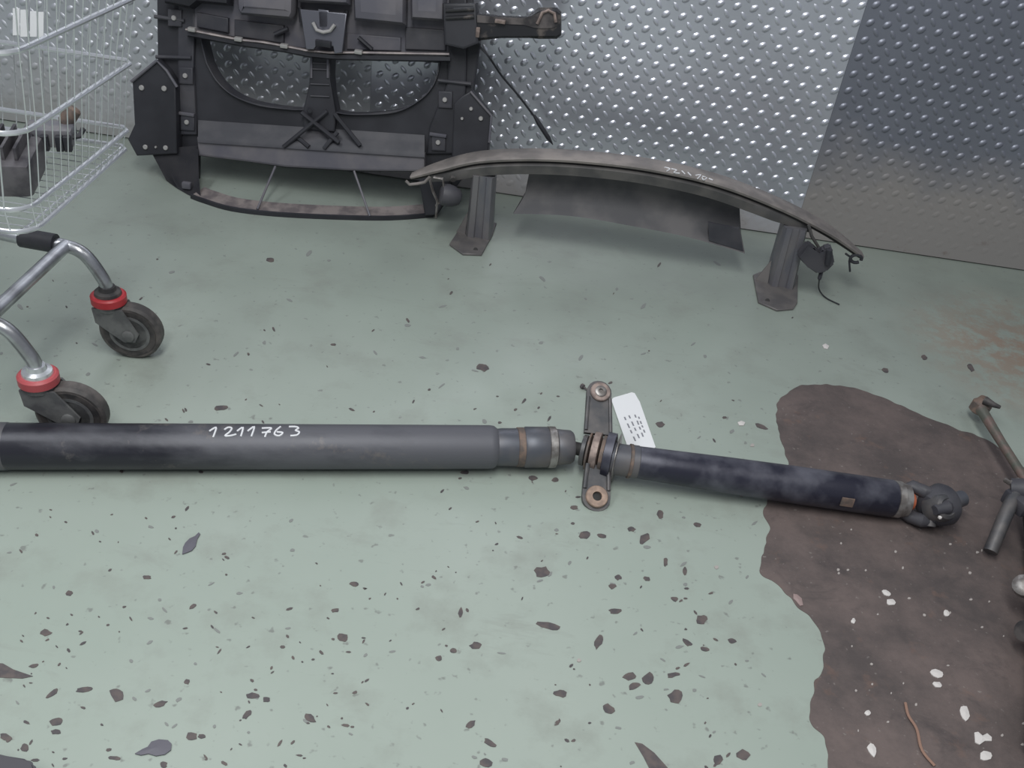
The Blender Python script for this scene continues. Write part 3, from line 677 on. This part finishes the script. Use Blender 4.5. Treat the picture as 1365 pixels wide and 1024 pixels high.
# upper trough and covers
plate('trough_wall', [(258, -40), (600, -40), (600, 72), (440, 70), (378, 60), (258, 40)], .008, .012, M['grey_pl'], .002)
for pts, w_, m_ in (([(262, 16), (304, 24), (304, 44), (262, 36)], .02, 'black_soft'), ([(312, 26), (378, 34), (378, 58), (312, 48)], .018, 'black_soft'), ([(462, 44), (534, 50), (534, 68), (462, 66)], .016, 'grey_pl'), ([(540, 36), (594, 40), (594, 68), (540, 66)], .018, 'black_soft')):
    plate('trough_panel', pts, w_, .014, M[m_], .003)
def cover(pts, w_, m_, nm='duct_cover'): plate(nm, pts, w_, .06, M[m_], .022)
cover([(312, -45), (392, -45), (390, 18), (386, 26), (318, 20), (314, 12)], .07, 'grey_pl')
cover([(394, -45), (464, -45), (464, 7), (394, 3)], .072, 'grey_pl')
cover([(467, -45), (540, -45), (539, 34), (470, 27)], .07, 'grey_pl')
cover([(545, -45), (594, -45), (592, 29), (546, 26)], .068, 'grey_pl')
cover([(215, -45), (305, -45), (304, 8), (262, 4), (252, 12), (215, 4)], .06, 'black')
for a, b in (((366, 46), (384, 38)), ((478, 50), (496, 66)), ((400, 10), (402, 30)), ((462, 14), (458, 40))):
    MB().tube([pp(*a, .03), pp(*b, .03)], .006, 8).build('web', M['black'], rs)
# latch
lt = plate('latch', [(400, 12), (462, 18), (456, 70), (446, 72), (444, 62), (422, 60), (418, 66), (408, 66)], .066, .012, M['latch'], .002, holes=([(424, 12), (438, 14), (437, 36), (431, 40), (425, 36)],), label='grey metal bonnet latch')
MB().tube([pp(x, y, .074) for x, y in [(417, 30), (422, 40), (431, 43), (440, 41), (446, 33)]], .0045, 8).build('latch_hook', M['bolt'], lt)
MB().box(pp(431, 58, .07), (.04, .01, .016), None, .003).build('latch_pawl', M['black'], lt)
# right corner block and arm
plate('corner_block', [(590, 4), (634, 4), (638, 58), (618, 66), (592, 60)], .07, .07, M['black'], .006)
for y in (14, 24): MB().tube([pp(594, y, .072), pp(632, y - 2, .072)], .005, 8).build('block_rib', M['shiny_black'], rs)
def armring(x, yt, yb, w0=.075, w1=.0): return [pp(x, yt, w0), pp(x, yb, w0), pp(x, yb, w0) - PN * (w0 - w1), pp(x, yt, w0) - PN * (w0 - w1) ]
ar = MB()
secs = [(626, 16, 58), (640, 18, 54), (668, 21, 51), (698, 22, 51), (706, 19, 51), (718, 10, 52), (742, 10, 52), (748, 16, 47)]
rings = []
for x, yt, yb in secs:
    a, b, c, d = armring(x, yt, yb, .065, .0)
    rings.append([a.lerp(b, .12), a.lerp(b, .5), b.lerp(a, .1), b.lerp(c, .12), c.lerp(b, .1), c.lerp(d, .5), d.lerp(a, .12), a.lerp(d, .12)])
ar.grid(rings, True, True)
arm = ar.build('side_arm', M['shiny_black'], rs, ang=35, label='glossy black side arm with glare painted on its top')
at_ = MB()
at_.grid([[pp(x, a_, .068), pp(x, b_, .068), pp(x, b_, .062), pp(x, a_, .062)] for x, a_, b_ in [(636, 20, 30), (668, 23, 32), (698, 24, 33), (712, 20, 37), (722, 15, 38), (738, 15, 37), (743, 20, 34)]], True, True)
at_.build('arm_glare_strip', M['arm_glare'], arm, label='brown glare painted on the upper face of the arm')  # glare on the glossy arm, laid on as a light brown strip
MB().box(pp(667, 28, .068), (.026, .02, .008), None, .002).build('arm_band', M['rust_pink'], arm)
MB().box(pp(637, 43, .07), (.010, .010, .024), None, .003).build('arm_screw', M['rust_pink'], arm)
MB().tube([pp(x, y, .072) for x, y in [(716, 32), (723, 17), (731, 14), (739, 18), (741, 30)]], .004, 8).build('arm_hook', M['rust_pink'], arm)
# release cable
cb = cat([pp(639, 62, .03), pp(652, 76, .03), py(668, 100, 2.47), py(690, 126, 2.48), py(712, 155, 2.49)], 5)
MB().tube(cb, .0028, 8).build('release_cable', M['black'], rs, label='thin black release cable')
MB().tube([py(712, 154, 2.49), py(718, 164, 2.49), py(731, 184, 2.49), py(737, 193, 2.49)], [.004, .0065, .0065, .001], 8).build('cable_sleeve', M['black'], rs)

# ------------------------------------------------------------------ shopping cart
lev = [((40, 313), (165, 201), 1.212), ((32, 284), (165, 178), 1.206), ((25, 182), (165, 90), 1.190), ((12, 75), (165, 5), 1.176), ((2, -30), (165, -78), 1.160)]
ct = empty('shopping_cart', (-1.15, 1.37, 0), 'chrome wire shopping cart with red-ringed casters at left', 'shopping cart')
L_ = []
for n_, f_, Y in lev:
    a = py(*n_, Y); b = pz(*f_, a.z); b.y = a.y + max(.36, min(.40, b.y - a.y)); L_.append((a, b))
BX = -1.95
bk_ = MB()
def loop(a, b, r, mb, back=BX):
    rc = .035
    pts = [V3((back, a.y, a.z)), V3((a.x - rc, a.y, a.z))] + [V3((a.x - rc + rc * math.sin(t), a.y + rc - rc * math.cos(t), a.z)) for t in [math.radians(k) for k in (20, 45, 70)]] + \
          [V3((a.x, a.y + rc, a.z)), V3((b.x, b.y - rc * .4, b.z))] + [V3((b.x - .012, b.y, b.z)), V3((back, b.y, b.z))]
    mb.tube(pts, r, 8)
for i, (a, b) in enumerate(L_):
    m_ = MB(); loop(a, b, .0042 if i < 4 else .0055, m_); m_.build('basket_hoop', M['chrome'], ct)
# upright wires, front, near and far sides, floor grid
wr_ = MB()
def level_pt(side, t):
    out = []
    for a, b in L_:
        if side == 'f': out.append(a.lerp(b, t))
        elif side == 'n': out.append(V3((a.x - .03 - t, a.y, a.z)))
        else: out.append(V3((b.x - .03 - t, b.y, b.z)))
    return out
for k in range(1, 16): wr_.tube(level_pt('f', k / 16), .0010, 5)
for k in range(0, 38): wr_.tube(level_pt('n', k * .0255), .0013, 6)
for k in range(0, 38): wr_.tube(level_pt('b', k * .0255), .0011, 5)
a, b = L_[0]
for k in range(1, 16):
    p = a.lerp(b, k / 16); wr_.tube([p, V3((BX, p.y, p.z))], .0010, 5)
for k in range(0, 6): wr_.tube([V3((a.x - .02 - k * .13, a.y, a.z - .003)), V3((a.x - .02 - k * .13, b.y, a.z - .003))], 0.0018, 6)
wr_.build('basket_wires', M['chrome'], ct, kind='stuff')
zr = L_[-1][0].z
# back gate and handle, outside the picture
MB().tube([V3((BX, L_[-1][0].y, zr)), V3((BX - .12, L_[-1][0].y, zr + .1)), V3((BX - .12, L_[-1][1].y, zr + .1)), V3((BX, L_[-1][1].y, zr))], .014, 10).build('handle', M['red'], ct)
# chassis rails
zc = .235
cR = pz(144, 392, .14); cL = pz(50, 498, .14)
tr = []
for c in (cR, cL):
    pts = cat([V3((c.x, c.y, .150)), V3((c.x - .006, c.y, .175)), V3((c.x - .035, c.y, .222)), V3((c.x - .075, c.y, zc)), V3((c.x - .13, c.y, zc)), V3((c.x - .6, c.y - (.0), .27)), V3((BX, c.y, .30))], 6)
    MB().tube(pts, .0125, 14).build('chassis_rail', M['steel_tube'], ct)
xr = cR.x - .068
MB().tube([V3((xr, cR.y, zc)), V3((xr, cL.y, zc))], .0125, 14).build('cross_tube', M['steel_tube'], ct)
MB().tube([V3((xr - .02, cR.y, zc + .001)), V3((xr - .085, cR.y, zc + .003))], .0185, 14).build('rail_sleeve', M['black_soft'], ct, label='black rubber sleeve on the rail')
for x in (-1.25, -1.75):
    for a, b, y0 in ((L_[0][0], None, cL.y), (L_[0][1], None, cR.y)):
        MB().tube([V3((x, y0, .27)), V3((x - .05, a.y + (.03 if y0 == cL.y else -.03), a.z - .005))], .008, 10).build('basket_strut', M['steel_tube'], ct)
def caster(c, wpx, redm, capm, ang=0):
    wc = pz(*wpx, .0605); wc = V3((wc.x, wc.y, .0605))
    cs = bpy.data.objects.new('caster', None); COL.objects.link(cs); cs.parent = ct; cs.location = V3((c.x, c.y, 0)) - wloc(ct)
    MB().lathe([(.122, .030), (.124, .0335), (.138, .0335), (.141, .030), (.141, .012)], (c.x, c.y, 0), UP, 28).build('ring', M[redm], cs, label='red plastic ring')
    MB().lathe([(.140, .026), (.147, .0245), (.150, .017), (.158, .0150)], (c.x, c.y, 0), UP, 24).build('cap', M[capm], cs)
    dirv = V3((wc.x - c.x, wc.y - c.y, 0)).normalized(); sd_ = V3((-dirv.y, dirv.x, 0))
    f = MB()
    f.lathe([(.108, .024), (.112, .028), (.124, .0285)], (c.x, c.y, 0), UP, 22)
    for s_ in (-1, 1):
        o_ = sd_ * s_ * .0205; cc = V3((c.x, c.y, 0))
        P = [cc + V3((0, 0, .118)) - dirv * .027, cc + V3((0, 0, .118)) + dirv * .030, wc + dirv * .020 + V3((0, 0, .004)), wc + dirv * .012 + V3((0, 0, -.014)), wc - dirv * .010 + V3((0, 0, -.016)), cc + V3((0, 0, .085)) - dirv * .024]
        f.slab([p + o_ + sd_ * .0022 for p in P], sd_, .0044)
    f.build('fork', M['fork'], cs, ang=30)
    whl = MB().lathe([(-.014, .050), (-.0145, .0555), (-.010, .0605), (.010, .0605), (.0145, .0555), (.014, .050)], wc, sd_, 40).build('tyre', M['tyre'], cs)
    MB().lathe([(-.0152, .0005), (-.0152, .016), (-.0145, .018), (-.0145, .030), (-.0148, .032), (-.0148, .047), (-.0155, .051), (.0155, .051), (.0148, .047), (.0148, .032), (.0145, .018), (.0152, .016), (.0152, .0005)], wc, sd_, 36).build('hub', M['rubber'], cs)
    for s_ in (-1, 1):
        MB().lathe([(0, .012), (.003, .012), (.0045, .009)], wc + sd_ * s_ * .0225, sd_ * s_, 16).build('axle_nut', M['fork'], cs)
        MB().lathe([(0, .040), (.0006, .040), (.0006, .034), (0, .034)], wc + sd_ * s_ * .0152, sd_ * s_, 32).build('hub_ring', M['fork'], cs)
caster(cR, (176, 440), 'red', 'rubber'); caster(cL, (97, 549), 'red_faded', 'chrome')
# rear wheels (out of frame)
for y in (cR.y + .05, cL.y - .05):
    MB().lathe([(-.015, .05), (-.012, .0605), (.012, .0605), (.015, .05)], (BX + .1, y, .0605), V3((0, 1, 0)), 28).build('rear_wheel', M['rubber'], ct)
    MB().tube([V3((BX + .1, y, .0605)), V3((BX + .1, y, .29))], .01, 8).build('rear_leg', M['steel_tube'], ct)
# white label card on the far side
b = L_[3][1]
c0 = py(17, 10, b.y - .004); c1 = py(58, 52, b.y - .004)
lab = MB()
for x0, x1, yt, yb in ((17, 26, 11, 47), (27, 37, 13, 49), (40, 49, 15, 49), (51, 58, 16, 51)):
    lab.slab([py(x0, yt, b.y - .006), py(x1, yt, b.y - .006), py(x1, yb, b.y - .006), py(x0, yb, b.y - .006)], V3((0, -1, 0)), .0008)
lab.build('label_card', M['paper'], ct, smooth=False, label='white label card behind the far wires')

# things lying in the basket
zb_ = L_[0][0].z + .0015
def bz(x, y, h=0): return pz(x, y, zb_ + h)
a_, b_ = L_[0]
e = empty('cast_car_part', V3((a_.x - .10, a_.y + .14, zb_)), 'dirty grey finned metal car part lying in the wire cart', 'car part')
R3 = Matrix.Rotation(.30, 3, 'Z')
c = V3((a_.x - .110, a_.y + .150, zb_ + .032))
MB().box(c, (.095, .13, .056), R3, .012).build('housing', M['cast'], e)
for k in range(4): MB().box(c + V3((-.030 + k * .018, -.002 + k * .005, .038)), (.005, .10, .022), R3, .001).build('fin', M['cast'], e)
c2 = c + V3((.022, .105, .018))
MB().box(c2, (.075, .05, .032), R3, .006).build('connector_block', M['leg'], e)
for q in (-.022, .0, .022, .034): MB().box(c2 + V3((q + .004, -.030 + q * .3, -.004)), (.012, .014, .026), R3, .002).build('terminal', M['black'], e)
MB().lathe([(0, .010), (.004, .013), (.030, .013), (.034, .009)], c2 + V3((.015, .02, .012)), V3((.3, .25, .5)), 16).build('spigot', M['rust'], e)
MB().tube([c2 + V3((.03, -.01, .0)), c2 + V3((.05, .0, .004)), c2 + V3((.052, .012, .012))], .005, 8).build('hose', M['black'], e)
e = empty('round_car_part', V3((a_.x - .205, a_.y + .06, zb_)), 'black drum-shaped car part in the front corner of the cart', 'car part')
c = V3((a_.x - .215, a_.y + .075, zb_ + .036))
d_ = V3((.75, -.2, .0))
MB().lathe([(-.045, .024), (-.042, .034), (.020, .034), (.028, .029), (.036, .016), (.040, .010)], c, d_, 26).build('drum', M['black_soft'], e)
MB().lathe([(.014, .0345), (.022, .0345)], c, d_, 26).build('rim', M['cast'], e)
MB().tube([c + V3((-.01, .0, .030)), c + V3((-.01, .01, .055)), c + V3((.01, .02, .065))], [.014, .015, .011], 12).build('neck', M['black'], e)
e = MB().box(c + V3((-.06, .0, .050)), (.030, .022, .016), R3, .003).build('connector_clip', M['brown'])
c3 = c + V3((-.06, .0, .050)); e.data.transform(Matrix.Translation(-c3)); e.location = c3
finish(e, 'small orange-brown plastic clip on top of the dark parts in the cart', 'plastic clip')

# ------------------------------------------------------------------ suspension parts at the right edge
su = empty('suspension_arm', pz(1352, 655, 0), 'rusty tie rod and clamp cluster cut off by the right edge', 'car part')
MB().tube([pz(1308, 546, .050), pz(1335, 590, .052), pz(1372, 648, .055), pz(1420, 720, .06)], [.0115, .0092, .0092, .010], 14).build('tie_rod', M['rod'], su)
k_ = MB().lathe([(-.018, .014), (-.014, .0205), (.006, .0205), (.012, .015), (.020, .012)], pz(1308, 541, .038), V3((.15, .1, 1)), 22); k_.build('ball_joint', M['rust'], su, label='rusty ball joint')
MB().tube([pz(1313, 534, .058), pz(1325, 540, .060), pz(1333, 543, .058)], [.010, .006, .004], 10).build('joint_stud', M['rubber'], su)
sh_ = MB().tube([pz(1356, 655, .085), pz(1347, 672, .075), pz(1337, 695, .055), pz(1320, 736, .018)], [.0125, .0125, .0125, .0125], 16); sh_.build('damper_tube', M['iron'], su)
MB().lathe([(-.014, .013), (-.012, .020), (.012, .020), (.014, .013)], pz(1358, 652, .088), V3((.9, -.3, .4)), 20).build('clamp', M['black_soft'], su)
MB().box(pz(1362, 668, .075), (.05, .05, .03), Matrix.Rotation(.5, 3, 'Z'), .006).build('clamp_block', M['black_soft'], su)
MB().tube([pz(1340, 640, .095), pz(1346, 644, .097), pz(1358, 640, .10)], .005, 8).build('pin', M['ringm'], su)
MB().tube([pz(1384, 690, .05), pz(1398, 760, .05), pz(1402, 900, .05), pz(1400, 1000, .05)], [.026, .032, .030, .028], 16).build('arm_casting', M['black'], su)
MB().lathe([(-.006, .012), (-.005, .019), (.006, .019), (.010, .012), (.010, .005)], pz(1366, 782, .07), V3((-.5, -.3, .8)), 18).build('bolt_head', M['ringm'], su)
MB().lathe([(-.006, .012), (-.005, .017), (.006, .017), (.008, .008)], pz(1368, 842, .05), V3((-.8, -.3, .4)), 18).build('bushing', M['rubber'], su)

# ------------------------------------------------------------------ case corner at the bottom left
e = empty('storage_case', pz(-30, 1080, 0), 'dark grey case corner poking in at the bottom left', 'case')
p = pz(42, 1004, .03)
m = MB().slab([pz(-160, 992, .05), pz(-20, 1001, .05), pz(36, 1010, .05), pz(46, 1016, .05), pz(50, 1030, .05), pz(46, 1130, .05), pz(-160, 1130, .05)], UP, .049)
bmesh.ops.bevel(m.bm, geom=list(m.bm.edges), offset=.004, segments=2, affect='EDGES')
m.build('case_body', M['black_soft'], e)
MB().slab([pz(-120, 1020, .054), pz(10, 1050, .054), pz(10, 1110, .054), pz(-120, 1110, .054)], UP, .005).build('case_lid', M['black_soft'], e, smooth=False)

# ------------------------------------------------------------------ loose litter
def litter(nm, P, m_, lab, ct_, th=.0016, z=.0027, group=None):
    Q = [pz(x, y) for x, y in P]; c0 = centre(Q); b = MB()
    top = [b.bm.verts.new(V3((q.x, q.y, z))) for q in Q]; bot = [b.bm.verts.new(V3((q.x, q.y, z - th))) for q in Q]
    ce = b.bm.verts.new(V3((c0.x, c0.y, z + .0015)))
    for i in range(len(Q)):
        j = (i + 1) % len(Q); b.bm.faces.new((top[i], top[j], ce)); b.bm.faces.new((top[i], bot[i], bot[j], top[j]))
    b.bm.faces.new(bot[::-1])
    return b.build(nm, M[m_], smooth=False, loc=(c0.x, c0.y, 0), label=lab, cat=ct_, group=group)
litter('dry_leaf', [(243, 740), (244, 731), (247, 725), (253, 719), (260, 716), (265, 711), (267, 713), (263, 720), (261, 729), (256, 735), (249, 738)], 'leaf', 'grey dry leaf with a stalk on the green floor below the front tube', 'leaf', z=.0024)
litter('dry_leaf', [(180, 1006), (190, 1000), (197, 997), (202, 990), (212, 987), (224, 988), (229, 993), (228, 1001), (220, 1007), (208, 1009), (198, 1006), (188, 1008)], 'leaf', 'larger dark crumpled leaf near the bottom-left case', 'leaf', z=.0024)
fl_ = [((1181, 792, 13, 7, 25), 'upper white flake of the close pair in the middle of the brown patch'), ((1187, 804, 12, 8, 8), 'lower white flake of the close pair in the middle of the brown patch'),
       ((1248, 899, 17, 10, 12), 'broad oval white flake above a small one on the brown patch'), ((1249, 914, 12, 8, 12), 'small oval white flake right below a broader one'),
       ((1285, 952, 13, 22, -20), 'pointed white flake right of the orange fibre'), ((1309, 985, 23, 16, 10), 'largest heart-shaped white flake near the bottom right corner'),
       ((1313, 1009, 15, 12, 0), 'round white flake just below the heart-shaped one'), ((1162, 1001, 11, 19, -25), 'slim white flake left of the orange fibre'),
       ((1156, 952, 8, 7, 0), 'tiny white flake just left of the orange fibre top'), ((1261, 819, 10, 7, 45), 'dull white flake alone on the right of the brown patch'),
       ((1137, 829, 6, 7, 0), 'small white flake near the upper left edge of the brown patch')]
for c_, lab_ in fl_:
    P = []
    rnd2 = random.Random(int(c_[0])); a0 = math.radians(c_[4])
    for k in range(10):
        a = 2 * math.pi * k / 10; q = 1 + rnd2.uniform(-.18, .18); x = math.cos(a) * c_[2] / 2 * q; y = math.sin(a) * c_[3] / 2 * q
        P.append((c_[0] + x * math.cos(a0) - y * math.sin(a0), c_[1] + x * math.sin(a0) + y * math.cos(a0)))
    if 'largest heart' in lab_: P = [(1298, 978), (1303, 977), (1309, 982), (1315, 979), (1321, 984), (1321, 989), (1312, 989), (1305, 994), (1299, 991)]
    litter('white_flake', P, 'flake', lab_, 'flake', group='white flakes on the brown patch')
litter('white_flake', [(1096, 461), (1100, 459), (1105, 462), (1103, 466), (1098, 465)], 'flake', 'white flake on green floor above the brown patch', 'flake', z=.0022)
litter('white_flake', [(983, 564), (988, 562), (993, 564), (991, 568), (985, 568)], 'flake', 'white flake on green floor left of the brown patch, above the rear tube', 'flake', z=.0022)
litter('pink_flake', [(1057, 793), (1062, 794), (1068, 799), (1070, 808), (1066, 809), (1061, 803), (1057, 799)], 'pink', 'pinkish flake on the left edge of the brown patch', 'flake')
tw = MB().tube(cat([pz(1207, 937, .004), pz(1211, 954, .004), pz(1222, 972, .004), pz(1229, 1000, .004), pz(1246, 1021, .004)], 5), .0023, 8, .7)
tw.build('orange_fibre', M['twig'], label='orange brown fibre lying on the brown patch', cat='fibre')
